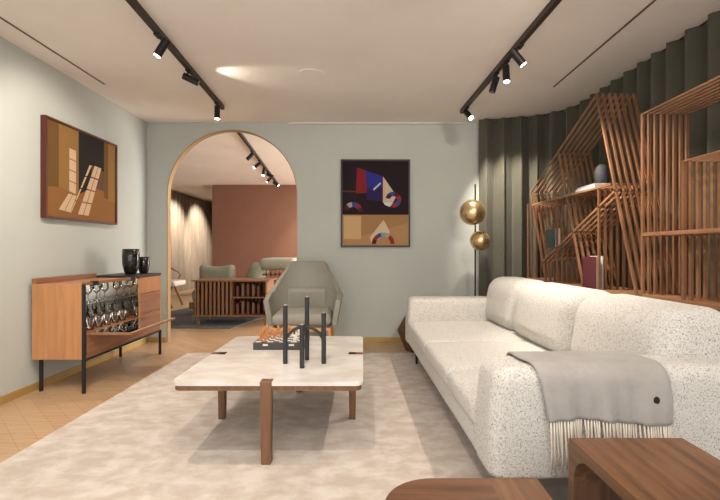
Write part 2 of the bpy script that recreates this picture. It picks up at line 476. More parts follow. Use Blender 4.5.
spotlight(LT, 3.62, (0.80, 0.25, -0.34), 'middle spotlight of the left track, turned nearly level to the right', 8, lit=False, angle=62, light_aim=(-0.93, 3.80, 2.56), xo=-0.03)
spotlight(LT, 4.42, (0, -0.05, -1), 'farthest spotlight of the left track, pointing straight down', PW*0.7, angle=80)
spotlight(RT, 3.18, (0.62, -0.02, -0.78), 'nearest spotlight of the right track, lit, tilted towards the bookcase', PW*1.9, angle=75, light_aim=(1.75, 2.9, 0.9), xo=-0.04)
spotlight(RT, 3.45, (0.02, -0.1, -1), 'lit spotlight of the right track pointing straight down, second from the camera', PW*0.9, angle=85, light_aim=(0.9, 3.1, 0.4))
spotlight(RT, 3.68, (-0.28, 0.05, -0.95), 'unlit spotlight of the right track tilted left, third from the camera', 0, lit=False)
spotlight(RT, 4.56, (0.25, -0.55, -0.6), 'farthest spotlight of the right track, glaring at the corner by the curtain', PW*2.6, angle=74, light_aim=(1.75, 4.95, 1.35))
for i, (yy, am, lit) in enumerate(((6.55, (-0.7, 0, -0.72), False), (7.25, (-0.7, -0.1, -0.6), True), (7.8, (-.1, -0.2, -0.9), True), (8.3, (0.8, 0, -0.3), False), (8.7, (-0.6, 0, -0.7), True), (9.3, (0.7, 0, -0.5), True))):
    spotlight(FT, yy, am, 'small black spotlight on the track beyond the arch, %s from the arch' % ORD[i], 0, lit, group='spotlights beyond the arch')
# lamps of the second room (track heads out of view to the sides)
spot('lamp', (-3.7, 10.9, 2.45), (-4.8, 11.3, 1.4), 220, 75)
spot('lamp', (-3.6, 12.4, 2.45), (-4.8, 12.8, 1.4), 220, 75)
spot('lamp', (-1.2, 8.9, 2.4), (-1.15, 10.2, 0.9), 60, 60)
# extra spots added above the view, the second placed by the table's shadow
spot('lamp', (-1.3, 1.5, 2.42), (-2.5, 2.6, 1.3), PW*1.0, 85)
spot('lamp', (-0.35, 1.35, 2.42), (-0.4, 2.4, 0.2), PW*0.95, 95)
spot('lamp', (1.15, 1.5, 2.42), (0.2, 5.2, 1.3), PW*1.2, 60)
spot('lamp', (1.16, 1.5, 2.42), (1.3, 2.6, 0.3), PW*0.6, 90)
spot('lamp', (-1.3, 2.2, 2.42), (-1.5, 2.8, 0), PW*1.0, 80)

# flush disc in the ceiling
bm = new(); cyl(bm, (-0.43, 3.78, H-0.006), (-0.43, 3.78, H), 0.11, seg=32)
tag(obj('sensor_disc', bm, ceil_m, smooth=False), 'flush round cover plate in the middle of the ceiling', 'ceiling fitting')

# ------------------------------------------------------------------ floor coverings
bm = new(); prism(bm, [(-1.80, 0.6), (1.62, 0.6), (1.62, 4.63), (-1.80, 4.63)], lambda u, v, w: Vector((u, v, w)), 0.012)
tag(obj('carpet', bm, carpet_m), 'large pale beige mottled carpet under the coffee table and sofa', 'carpet')
CT = 0.012
bm = new(); prism(bm, [(-4.4, 6.25), (-1.80, 6.1), (-1.35, 8.35), (-3.2, 8.5), (-3.35, 7.6), (-4.3, 7.7)], lambda u, v, w: Vector((u, v, w)), 0.01)
tag(obj('rug', bm, rug2_m), 'dark slate grey rug in the room beyond the arch', 'rug')

# ------------------------------------------------------------------ sofa
def flat_bottom(bm, z):
    r = bmesh.ops.bisect_plane(bm, geom=bm.verts[:]+bm.edges[:]+bm.faces[:], plane_co=(0, 0, z), plane_no=(0, 0, -1), clear_outer=True)
    es = [e for e in r['geom_cut'] if isinstance(e, bmesh.types.BMEdge)]
    bmesh.ops.edgeloop_fill(bm, edges=es)
def sofa():
    ang = R(1.65)
    t = thing('sofa', 'long cream boucle sofa with rounded back, standing along the right side', 'sofa', (0.472, 1.66, CT), ang)
    W, L = 1.08, 2.66; hb = 0.212; A = 0.25
    bm = new(); soft(bm, 0.012, W-0.03, 0.04, L-0.04, hb-0.1, 0.33, 0.03); flat_bottom(bm, hb); obj('base', bm, boucle_m, t, smooth=True)
    def armsh(p):
        k = max(0, (p.z-0.40)/0.215)
        return Vector((p.x + 0.022*k*k*max(0, 1-p.x/0.4), p.y, p.z))
    for y0 in (0, L-A):
        bm = new(); soft(bm, 0.004, W+0.02, y0, y0+A, hb-0.10, 0.620, 0.055, n=14, shape=armsh); flat_bottom(bm, hb)
        obj('armrest', bm, boucle_m, t, smooth=True)
    ys = [A-0.005, 0.78, 1.50, L-A+0.005]
    for a, b in zip(ys, ys[1:]):
        def pf(p, n):
            e = (1-p.x**2)*(1-p.y**4)
            return Vector((0, 0, 0.02*e if p.z > 0 else 0))
        bm = new(); soft(bm, 0.0, 0.80, a+0.003, b-0.003, 0.30, 0.415, 0.04, n=14, puff=pf)
        obj('seat_cushion', bm, boucle_m, t, smooth=True)
    ys = [0.13, 0.93, 1.82, L-0.11]
    for a, b in zip(ys, ys[1:]):
        def sh(p):
            k = (p.z-0.36)/0.45
            if k > 0: p = Vector((p.x + 0.07*k*(1-(p.x-0.75)/0.4*0.6), p.y, p.z))
            return p
        def pf(p, n):
            return n*0.012*(1-p.y**2)*(1-min(1, abs(p.z))**2)
        bm = new(); soft(bm, 0.69, 1.07, a+0.004, b-0.004, 0.40, 0.815, 0.12, n=14, puff=pf, shape=sh)
        obj('back_cushion', bm, boucle_m, t, smooth=True)
    bm = new(); soft(bm, 0.86, 1.07, A-0.02, L-A+0.02, hb, 0.62, 0.05); obj('back_frame', bm, boucle_m, t, smooth=True)
    for (x, y) in ((0.17, 0.13), (0.10, L-0.14), (W-0.12, 0.13), (W-0.12, L-0.14)):
        bm = new(); cyl(bm, (x, y, 0), (x, y, hb+0.02), 0.011, 0.018, 16); obj('leg', bm, black_m, t, label='slim black metal leg')
    return t
sofa_t = sofa()

# grey throw draped over the near arm of the sofa
def throw():
    ang = R(1.65); t = thing('throw_blanket', 'grey wool throw with pale fringe draped over the near arm of the sofa', 'blanket', (0.472, 1.66, CT), ang)
    # profile of the arm (y, z) offset outwards
    r = 0.055; A = 0.25; top = 0.620; off = 0.010
    prof = [(-off, 0.425), (-off, 0.48), (-off, 0.53)]
    for k in range(0, 9):
        a = R(180 - 90*k/8); prof.append((r + (r+off)*math.cos(a), top-r + (r+off)*math.sin(a)))
    for k in range(0, 9):
        a = R(90 - 90*k/8); prof.append((A-r + (r+off)*math.cos(a), top-r + (r+off)*math.sin(a)))
    prof += [(A+off, 0.50), (A+off, 0.47)]
    # arc length
    S = [0]
    for p, q in zip(prof, prof[1:]): S.append(S[-1] + math.hypot(q[0]-p[0], q[1]-p[1]))
    def left(s): return 0.205 - 0.062*min(1, s/0.30)**1.3 + 0.0
    def right(s): return 0.675 - 0.05*min(1, max(0, s-0.08)/0.3)
    bm = new(); NU, NV = 46, 44; g = []
    def pt(u, s):
        k = 0
        while k < len(S)-2 and S[k+1] < s: k += 1
        f = (s-S[k])/(S[k+1]-S[k]); y = prof[k][0]+(prof[k+1][0]-prof[k][0])*f; z = prof[k][1]+(prof[k+1][1]-prof[k][1])*f
        x = left(s) + (right(s)-left(s))*u
        if s < 0.15:
            w = (0.15-s)/0.15
            y -= w*(0.010 + 0.010*math.sin(u*17) + 0.006*math.sin(u*41+1))
            z += w*0.012*math.sin(u*5.0+0.4)
        y -= 0.0012*math.sin(u*60)*(1 if s < .25 else 0)
        return Vector((x, y, z))
    for i in range(NU+1):
        g.append([bm.verts.new(pt(i/NU, S[-1]*j/NV)) for j in range(NV+1)])
    for i in range(NU):
        for j in range(NV): bm.faces.new((g[i][j], g[i+1][j], g[i+1][j+1], g[i][j+1]))
    o = obj('cloth', bm, throw_m, t, smooth=True)
    md = o.modifiers.new('thick', 'SOLIDIFY'); md.thickness = 0.007; md.offset = 1
    bm = new(); random.seed(3)
    for i in range(46):
        u = (i+0.5)/46; p = pt(u, 0.0)
        l = 0.125 + random.uniform(-0.015, 0.02) + (0.05 if u < 0.22 else 0)
        dx = random.uniform(-0.012, 0.012); dy = -random.uniform(0.0, 0.010)
        pts = [p + Vector((0, -0.002, 0.006)), p + Vector((dx*.3, -0.005+dy*.4, -l*.33)), p + Vector((dx*.8, -0.006+dy, -l*.7)), p + Vector((dx, -0.004+dy, -l))]
        tube(bm, pts, [0.0034, 0.0038, 0.0036, 0.0028], 6)
    f = obj('fringe', bm, fringe_m, t, smooth=True, label='pale cream tassel fringe'); f['kind'] = 'stuff'
    bm = new(); p = pt(0.86, 0.085)
    cyl(bm, p+Vector((0, -0.001, 0)), p+Vector((0, -0.008, 0)), 0.012, seg=16)
    for v in bm.verts: v.co.z = p.z + (v.co.z-p.z)*1.2
    obj('patch', bm, black_m, t, label='small dark oval badge')
    return t
throw()

# ------------------------------------------------------------------ foreground tables
def waterfall():
    t = thing('side_table', 'tall walnut waterfall side table in the bottom right corner', 'side table', (0.685, 0.72, CT), 0)
    L, Hh, th, W = 0.78, 0.446-CT, 0.034, 0.375
    def path_(ri, ro, inset):
        pts = []
        return pts
    ri = 0.10
    outer = [(0, 0), (0, Hh-0.01)] + [(0.01-0.01*math.cos(R(a)), Hh-0.01+0.01*math.sin(R(a))) for a in (30, 60, 90)] + [(L-0.01+0.01*math.sin(R(a)), Hh-0.01+0.01*math.cos(R(a))) for a in (0, 30, 60, 90)] + [(L, 0)]
    inner = [(L-th, 0)] + [(L-th-ri+ri*math.cos(R(a)), Hh-th-ri+ri*math.sin(R(a))) for a in range(0, 91, 10)] + [(th+ri-ri*math.sin(R(a)), Hh-th-ri+ri*math.cos(R(a))) for a in range(0, 91, 10)] + [(th, 0)]
    # build as three parts: top with rounded underside, two leg panels
    topP = [(0, Hh-th-ri), (0, Hh-0.006), (0.006, Hh), (L-0.006, Hh), (L, Hh-0.006), (L, Hh-th-ri)] + inner[1:-1]
    bm = new(); prism(bm, topP, lambda u, v, w: Vector((w, u, v)), W); obj('tabletop', bm, walnut_m, t)
    for a, b in ((0, th), (L-th, L)):
        bm = new(); box(bm, 0, W, a, b, 0, Hh-th-ri); obj('leg_panel', bm, walnutz_m, t)
    return t
waterfall()
def low_table():
    t = thing('side_table', 'low walnut side table with a rounded left end, at the bottom edge', 'side table', (0.06, 0.75, CT), 0)
    Hh = 0.35-CT; th = 0.03; W, L = 0.488, 0.67
    pts = rrect(0, W, 0, L, (0.16, 0, 0, 0.16), 14)
    left = [p for p in pts if p[0] <= 0.335]
    bm = new(); prism(bm, rrect(0, 0.335, 0, L, (0.16, 0, 0, 0.16), 14), lambda u, v, w: Vector((u, v, Hh-th+w)), th); obj('tabletop', bm, walnutx_m, t)
    bm = new(); box(bm, 0.335, W, 0, L, Hh-th, Hh); obj('tabletop', bm, walnut_m, t, label='straight-grained end of the top')
    bm = new(); box(bm, W-0.034, W, 0, L, 0, Hh-th); obj('leg_panel', bm, walnutz_m, t)
    bm = new(); box(bm, 0.12, 0.154, 0.10, L-0.10, 0, Hh-th); obj('leg_panel', bm, walnutz_m, t)
    return t
low_table()

# ------------------------------------------------------------------ coffee table and what stands on it
TT = 0.42
def coffee_table():
    t = thing('coffee_table', 'low coffee table with a pale stone top and square wooden legs, on the carpet', 'coffee table', (-0.475, 2.808, CT), 0)
    W, L = 0.95, 1.184; z = TT-CT
    bm = new(); prism(bm, rrect(-W/2, W/2, -L/2, L/2, (0.045,)*4, 8), lambda u, v, w: Vector((u, v, z-0.020+w)), 0.020)
    bmesh.ops.bevel(bm, geom=[e for e in bm.edges if all(abs(v.co.z-z) < 1e-5 for v in e.verts)], offset=0.004, segments=2, affect='EDGES')
    obj('stone_top', bm, marble_m, t)
    bm = new(); prism(bm, rrect(-W/2+0.008, W/2-0.008, -L/2+0.008, L/2-0.008, (0.04,)*4, 8), lambda u, v, w: Vector((u, v, z-0.046+w)), 0.026)
    obj('wood_frame', bm, tleg_m, t)
    for (x, y, w1, d1, cap) in ((-0.004, -L/2+0.022, 0.029, 0.028, None), (-0.004, L/2-0.022, 0.029, 0.028, None), (-W/2+0.066, 0.02, 0.024, 0.026, -1), (W/2-0.066, 0.02, 0.024, 0.026, 1)):
        bm = new()
        box(bm, x-w1, x+w1, y-d1, y+d1, 0, z+0.003, 0.003, 1)
        for v in bm.verts:
            if v.co.z < 0.1: v.co.x = x + (v.co.x-x)*0.82; v.co.y = y+(v.co.y-y)*0.82
        if cap: box(bm, min(x-cap*w1, cap*(W/2+0.002)), max(x-cap*w1, cap*(W/2+0.002)), y-d1, y+d1, z-0.05, z+0.003, 0.003, 1)
        obj('leg', bm, tleg_m, t)
coffee_table()
def candelabra():
    P = [(-0.445, 2.577, 0.752), (-0.331, 2.66, 0.792), (-0.225, 2.577, 0.709), (-0.336, 2.479, 0.657)]
    cx, cy = -0.334, 2.573
    t = thing('candelabra', 'charcoal metal candle holder of four upright tubes joined by arches, on the coffee table', 'candle holder', (cx, cy, TT+0.0005), 0)
    for x, y, z in P:
        bm = new(); cyl(bm, (x-cx, y-cy, 0), (x-cx, y-cy, z-TT), 0.0135, seg=20); o = obj('tube', bm, candle_m, t)
        bm = new(); cyl(bm, (x-cx, y-cy, z-TT), (x-cx, y-cy, z-TT+0.005), 0.0115, seg=20); obj('candle_cup', bm, candletip_m, o)
    for a, b in ((0, 2), (1, 3)):
        bm = new(); pts = []
        A_, B_ = P[a], P[b]
        for k in range(21):
            th = PI*k/20; f = 0.5-0.5*math.cos(th)
            pts.append((A_[0]+(B_[0]-A_[0])*f-cx, A_[1]+(B_[1]-A_[1])*f-cy, 0.105+0.105*math.sin(th)))
        tube(bm, pts, 0.0085, 10); obj('arch', bm, candle_m, t, smooth=True)
candelabra()
def chess():
    X0, X1, Y0, Y1 = -0.715, -0.385, 2.925, 3.255
    t = thing('games_box', 'charcoal leather games box with a chequered board, on the far end of the coffee table', 'board game', ((X0+X1)/2, (Y0+Y1)/2, TT+0.0005))
    w = (X1-X0)/2; hz = 0.046
    bm = new(); box(bm, -w, w, -w, w, 0, hz, 0.003, 1); obj('box', bm, box_m, t)
    bm = new(); n = 8; c = 2*(w-0.012)/n
    for i in range(n):
        for j in range(n):
            x = -w+0.012+i*c; y = -w+0.012+j*c
            vv = [bm.verts.new(q) for q in ((x, y, hz+0.001), (x+c, y, hz+0.001), (x+c, y+c, hz+0.001), (x, y+c, hz+0.001))]
            f = bm.faces.new(vv); f.material_index = (i+j) % 2
    obj('board', bm, None, t, mats=[mat('board_white', (0.75, 0.73, 0.68), 0.5), mat('board_black', (0.04, 0.04, 0.04), 0.5)])
    for x in (-0.085, 0.085):
        bm = new(); box(bm, x-0.017, x+0.017, -w-0.003, -w, 0.026, 0.038, 0.001, 1); obj('clasp', bm, mat('steel', (0.7, 0.68, 0.64), 0.3, 1.0), t)
    prof_p = [(0.0, 0), (0.011, 0), (0.012, 0.004), (0.007, 0.010), (0.005, 0.022), (0.0085, 0.025), (0.005, 0.027), (0.008, 0.034), (0.005, 0.041), (0, 0.042)]
    prof_k = [(0.0, 0), (0.013, 0), (0.013, 0.006), (0.007, 0.014), (0.006, 0.034), (0.011, 0.038), (0.007, 0.042), (0.010, 0.056), (0.006, 0.060), (0.003, 0.064), (0, 0.070)]
    brown = mat('boxwood_piece', (0.50, 0.20, 0.07), 0.4); pale = mat('ivory_piece', (0.72, 0.69, 0.62), 0.4); dark = mat('ebony_piece', (0.04, 0.035, 0.03), 0.4)
    sources = {}; NUM = ['one', 'two', 'three', 'four', 'five', 'six', 'seven', 'eight']   # columns from the left, rows from the camera
    for key, prof, m in (('bp', prof_p, brown), ('bk', prof_k, brown), ('pp', prof_p, pale), ('dp', prof_p, dark)):
        bm = new(); lathe(bm, prof, seg=14); me = bpy.data.meshes.new('chess_piece'); bmesh.ops.recalc_face_normals(bm, faces=bm.faces[:]); bm.to_mesh(me); bm.free()
        for p in me.polygons: p.use_smooth = True
        me.materials.append(m); sources[key] = me
    def place(key, i, j, label, group):
        o = bpy.data.objects.new('chess_piece', sources[key]); col.objects.link(o)
        o.location = (X0+0.012+(i+.5)*c, Y0+0.012+(j+.5)*c, TT+hz+0.0012)
        tag(o, label + ', column %s, row %s' % (NUM[i], NUM[j]), 'chess piece', group)
    for i, j in ((0, 1), (0, 3), (0, 5), (0, 7), (2, 7), (4, 7)):
        place('bk', i, j, 'tall orange-brown chess piece on the board', 'tall brown chess pieces')
    for i, j in ((1, 0), (1, 2), (1, 4), (1, 6), (2, 5), (3, 6), (2, 3), (3, 4), (3, 7)):
        place('bp', i, j, 'short orange-brown chess pawn on the board', 'brown pawns')
    for i, j in ((6, 1), (6, 3), (5, 5), (6, 6), (7, 2), (7, 4)):
        place('pp', i, j, 'ivory chess pawn on the right part of the board', 'ivory pawns')
    for i, j in ((5, 7), (6, 7), (7, 6)):
        place('dp', i, j, 'black chess pawn at the back right of the board', 'black pawns')
chess()

# ------------------------------------------------------------------ armchair
def armchair():
    t = thing('armchair', 'grey-green leather armchair with a tapered high back, between the arch and the picture', 'armchair', (-0.60, 4.62, 0), R(2))
    bm = new(); NS, NT = 48, 18; g = []
    for i in range(NS+1):
        s = -1+2*i/NS; phi = s*R(118); a_ = abs(s)
        def sm(e0, e1, x):
            x = max(0, min(1, (x-e0)/(e1-e0))); return x*x*(3-2*x)
        ztop = 0.945 - 0.07*sm(0.26, 0.34, a_) - 0.24*max(0, min(1, (a_-0.30)/0.30)) - 0.05*sm(0.60, 1.0, a_)
        row = []
        for j in range(NT+1):
            k = j/NT; z = 0.33 + (ztop-0.33)*k
            wz = (z-0.33)/0.3
            a = 0.315 + 0.055*min(1, wz) + (0.0 if z < .63 else 0.0)
            b = 0.30 + 0.05*min(1, wz) + max(0, z-0.6)*0.22
            x = a*math.sin(phi)*(1.0); y = b*math.cos(phi)
            if math.cos(phi) < 0: y = 0.62*math.cos(phi)*(0.85)
            x = math.copysign(min(abs(x), a), x)
            if abs(phi) > PI/2: x = math.copysign(a - 0.02*(abs(phi)-PI/2), x)
            row.append(bm.verts.new((x, y, z)))
        g.append(row)
    for i in range(NS):
        for j in range(NT): bm.faces.new((g[i][j], g[i+1][j], g[i+1][j+1], g[i][j+1]))
    o = obj('shell', bm, green_fab_m, t, smooth=True)
    md = o.modifiers.new('solid', 'SOLIDIFY'); md.thickness = 0.055; md.offset = 0
    bv = o.modifiers.new('bev', 'BEVEL'); bv.width = 0.02; bv.segments = 3; bv.limit_method = 'ANGLE'
    bm = new(); soft(bm, -0.285, 0.285, -0.36, 0.25, 0.345, 0.455, 0.05, n=12, puff=lambda p, n: Vector((0, 0, 0.015*(1-p.x**2)*(1-p.y**2) if p.z > 0 else 0)))
    obj('seat_cushion', bm, green_fab_m, t, smooth=True)
    # lumbar pad following the shell
    bm = new(); N = 22; rows = []
    for i in range(N+1):
        phi = R(-38 + 76*i/N); row = []
        e = math.cos((i/N-0.5)*PI)**0.5 if 0 < i < N else 0
        for j in range(11):
            k = j/10; z = 0.44 + 0.215*k
            bulge = 0.045*e*(0.35+0.65*k**1.2) if j < 10 else 0.0
            rr = 1 - 0.1
            a = 0.36*rr-bulge*0.8; b = 0.33*rr + max(0, z-0.6)*.22 - bulge
            row.append(bm.verts.new((a*math.sin(phi), b*math.cos(phi)-0.005, z)))
        rows.append(row)
    for i in range(N):
        for j in range(10): bm.faces.new((rows[i][j], rows[i+1][j], rows[i+1][j+1], rows[i][j+1]))
    obj('lumbar_pad', bm, green_fab_m, t, smooth=True)
    bm = new(); box(bm, -0.285, 0.285, -0.37, -0.33, 0.295, 0.33, 0.006, 1); box(bm, -0.285, 0.285, 0.18, 0.22, 0.295, 0.33); box(bm, -0.285, -0.245, -0.34, 0.2, 0.295, 0.33); box(bm, 0.245, 0.285, -0.34, 0.2, 0.295, 0.33)
    obj('seat_frame', bm, pine_m, t)
    for sx in (-1, 1):
        for y, yo in ((-0.35, -0.02), (0.2, 0.06)):
            bm = new(); z0 = CT if (y < 0) else 0.0
            cyl(bm, (sx*0.30, y+yo, z0), (sx*0.265, y, 0.31), 0.012, 0.018, 16); obj('leg', bm, pine_m, t)
armchair()

# ------------------------------------------------------------------ pictures
def picture(label, origin, ux, w, h, nrm, shapes, framem, depth=0.04, cat='picture', bg=None):
    """origin = lower-left corner on wall; ux = direction of width; nrm = outwards"""
    O = Vector(origin); U = Vector(ux); Nn = Vector(nrm); Z = Vector((0, 0, 1))
    t = thing('framed_picture', label, cat, O + U*w/2)
    def F(u, v, d): return (O + U*u + Z*v + Nn*d) - (O+U*w/2)
    fw = 0.018
    bm = new()
    for pts in ([(0, 0), (w, 0), (w-fw, fw), (fw, fw)], [(w, 0), (w, h), (w-fw, h-fw), (w-fw, fw)], [(w, h), (0, h), (fw, h-fw), (w-fw, h-fw)], [(0, h), (0, 0), (fw, fw), (fw, h-fw)]):
        prism(bm, pts, lambda u, v, d: F(u, v, d), depth)
    obj('frame', bm, framem, t)
    bm = new(); prism(bm, [(fw, fw), (w-fw, fw), (w-fw, h-fw), (fw, h-fw)], lambda u, v, d: F(u, v, 0.002+d), depth-0.016)
    mats = [mat('paint_'+str(bg), bg, 0.8, spec=0.2)]
    iw, ih = w-2*fw, h-2*fw
    dd = depth-0.0134
    for pts, c in shapes:
        mm = mat('paint_'+str(c), c, 0.8, spec=0.2)
        if mm not in mats: mats.append(mm)
        vv = [bm.verts.new(F(fw+u*iw, fw+v*ih, dd)) for u, v in pts]; dd += 0.0003
        f = bm.faces.new(vv); f.material_index = mats.index(mm)
    obj('painting', bm, None, t, mats=mats)
ochre = (0.27, 0.15, 0.05); ochre_d = (0.15, 0.08, 0.025); org = (0.26, 0.12, 0.04); dk = (0.022, 0.018, 0.017); lite = (0.60, 0.43, 0.28)
S = []
S.append(([(0, 0.3), (0.15, 0.32), (0.15, 1), (0, 1)], ochre_d))
S.append(([(0.15, 0.32), (0.41, 0.28), (0.41, 1), (0.15, 1)], ochre))
S.append(([(0.41, 0.28), (0.62, 0.40), (0.80, 0.40), (0.80, 1), (0.41, 1)], dk))
S.append(([(0.60, 0.40), (0.80, 0.38), (0.80, 0.62), (0.60, 0.66)], (0.13, 0.07, 0.04)))
S.append(([(0.80, 0.30), (1, 0.26), (1, 1), (0.80, 1)], ochre_d))
S.append(([(0.87, 0.28), (1, 0.26), (1, 1), (0.87, 1)], ochre))
def pane(poly, nu, nv, c):
    a, b, c_, d = [Vector((*p, 0)) for p in poly]
    for i in range(nu):
        for j in range(nv):
            q = []
            for (fu, fv) in ((i+.05, j+.05), (i+.95, j+.05), (i+.95, j+.95), (i+.05, j+.95)):
                fu /= nu; fv /= nv
                p = (a.lerp(b, fu)).lerp(d.lerp(c_, fu), fv); q.append((p.x, p.y))
            S.append((q, c))
pane([(0.275, 0.29), (0.375, 0.27), (0.375, 0.77), (0.275, 0.78)], 1, 4, lite)
pane([(0.135, 0.07), (0.29, 0.05), (0.385, 0.27), (0.275, 0.28)], 2, 1, lite)
pane([(0.29, 0.05), (0.30, 0.05), (0.60, 0.66), (0.565, 0.66)], 1, 4, lite)
pane([(0.385, 0.045), (0.545, 0.04), (0.75, 0.66), (0.64, 0.67)], 2, 4, lite)
frame_red = wood('frame_mahogany', (0.10, 0.025, 0.014), (0.07, 0.016, 0.01), 0.4, 'z', 3)
picture('brown and ochre picture of light falling through window panes, on the left wall', (XL, 3.50, 1.322), (0, 1, 0), 1.02, 0.80, (1, 0, 0), S, frame_red, 0.045, bg=org)
S = []
def bp(*pts): return [((x-95)/273.0, 1-(y-92)/346.0) for x, y in pts]
tan = (0.42, 0.25, 0.12)
S.append((bp((95, 312), (368, 312), (368, 438), (95, 438)), tan))
S.append((bp((100, 318), (172, 318), (172, 412), (100, 412)), (0.58, 0.38, 0.20)))
S.append((bp((172, 312), (368, 312), (368, 345), (172, 400)), (0.36, 0.20, 0.09)))
S.append((bp((155, 118), (192, 130), (197, 222), (150, 225)), (0.22, 0.02, 0.025)))
S.append((bp((190, 130), (262, 155), (262, 205), (215, 215), (195, 200)), (0.03, 0.035, 0.25)))
S.append((bp((195, 205), (262, 200), (262, 258), (195, 250)), (0.03, 0.02, 0.09)))
S.append((bp((95, 212), (190, 216), (190, 222), (95, 218)), (0.14, 0.035, 0.03)))
S.append((bp((220, 208), (250, 180), (255, 184), (226, 212)), (0.5, 0.55, 0.6)))
S.append((bp((262, 155), (318, 235), (295, 278), (262, 262)), (0.56, 0.48, 0.38)))
S.append((bp((262, 155), (275, 172), (275, 262), (262, 262)), (0.62, 0.42, 0.25)))
S.append((bp((265, 262), (300, 262), (290, 280), (270, 272)), (0.6, 0.65, 0.68)))
def ring(cx, cy, r0, r1, a0, a1, cols):
    n = len(cols)
    for i, c in enumerate(cols):
        b0 = a0+(a1-a0)*i/n; b1 = a0+(a1-a0)*(i+1)/n; m_ = (b0+b1)/2
        S.append((bp(*[(cx+r*math.cos(R(a)), cy-r*math.sin(R(a))) for r, a in ((r0, b0), (r1, b0), (r1, m_), (r1, b1), (r0, b1), (r0, m_))]), c))
redc, bluec, gry, drk = (0.30, 0.03, 0.03), (0.04, 0.07, 0.30), (0.35, 0.33, 0.33), (0.08, 0.02, 0.02)
ring(305, 250, 14, 33, -100, 170, [redc, bluec, redc, drk, bluec, drk])
ring(138, 302, 22, 42, 0, 160, [drk, (0.25, 0.03, 0.04), bluec, gry, drk])
S.append((bp((265, 333), (292, 385), (262, 400), (215, 430), (208, 405)), (0.62, 0.50, 0.34)))
ring(263, 432, 30, 47, 0, 180, [redc, redc, gry, (0.2, 0.35, 0.25), bluec, redc, drk])
picture('dark abstract collage with blue, red and tan shapes on the back wall', (-0.256, YB, 1.105), (1, 0, 0), 0.802, 1.012, (0, -1, 0), S, mat('frame_dark', (0.03, 0.022, 0.018), 0.4), 0.035, bg=(0.022, 0.013, 0.018))

# ------------------------------------------------------------------ floor lamp
def floor_lamp():
    t = thing('floor_lamp', 'slim floor lamp with two brass globes, behind the far end of the sofa', 'floor lamp', (1.21, 4.85, 0))
    bm = new(); cyl(bm, (0, 0, 0), (0, 0, 0.015), 0.14, seg=40); obj('base', bm, black_m, t)
    bm = new(); cyl(bm, (0, 0, 0.015), (0, 0, 1.78), 0.0085, seg=14); obj('pole', bm, black_m, t)
    for x, y, z, r in ((-0.052, -0.09, 1.468, 0.136), (0.03, -0.09, 1.168, 0.106)):
        bm = new(); bmesh.ops.create_uvsphere(bm, u_segments=40, v_segments=24, radius=r, matrix=Matrix.Translation((x, y, z))); g = obj('globe', bm, gold_m, t, smooth=True, label='polished brass globe')
        bm = new(); cyl(bm, (0, 0, z), (x*.4, y*.4, z), 0.009, seg=12); cyl(bm, (0, 0, z-0.03), (0, 0, z+0.03), 0.014, seg=14); obj('mount', bm, brass_m, t)
floor_lamp()

# faceted stool beyond the sofa
bm = new(); t = thing('faceted_stool', 'faceted wooden stool half hidden behind the far arm of the sofa', 'stool', (0.588, 4.78, 0))
rings = []
for z, r in ((0.0, 0.13), (0.215, 0.225), (0.42, 0.12)):
    rings.append([bm.verts.new((r*math.cos(PI*k/3), r*math.sin(PI*k/3), z)) for k in range(6)])
for A_, B_ in zip(rings, rings[1:]):
    for k in range(6): bm.faces.new((A_[k], A_[(k+1) % 6], B_[(k+1) % 6], B_[k]))
bm.faces.new(rings[0]); bm.faces.new(rings[-1])
obj('body', bm, walnutz_m, t)
bm = new(); cyl(bm, (0, 0, 0.42), (0, 0, 0.435), 0.12, seg=6); obj('seat', bm, walnut_m, t)

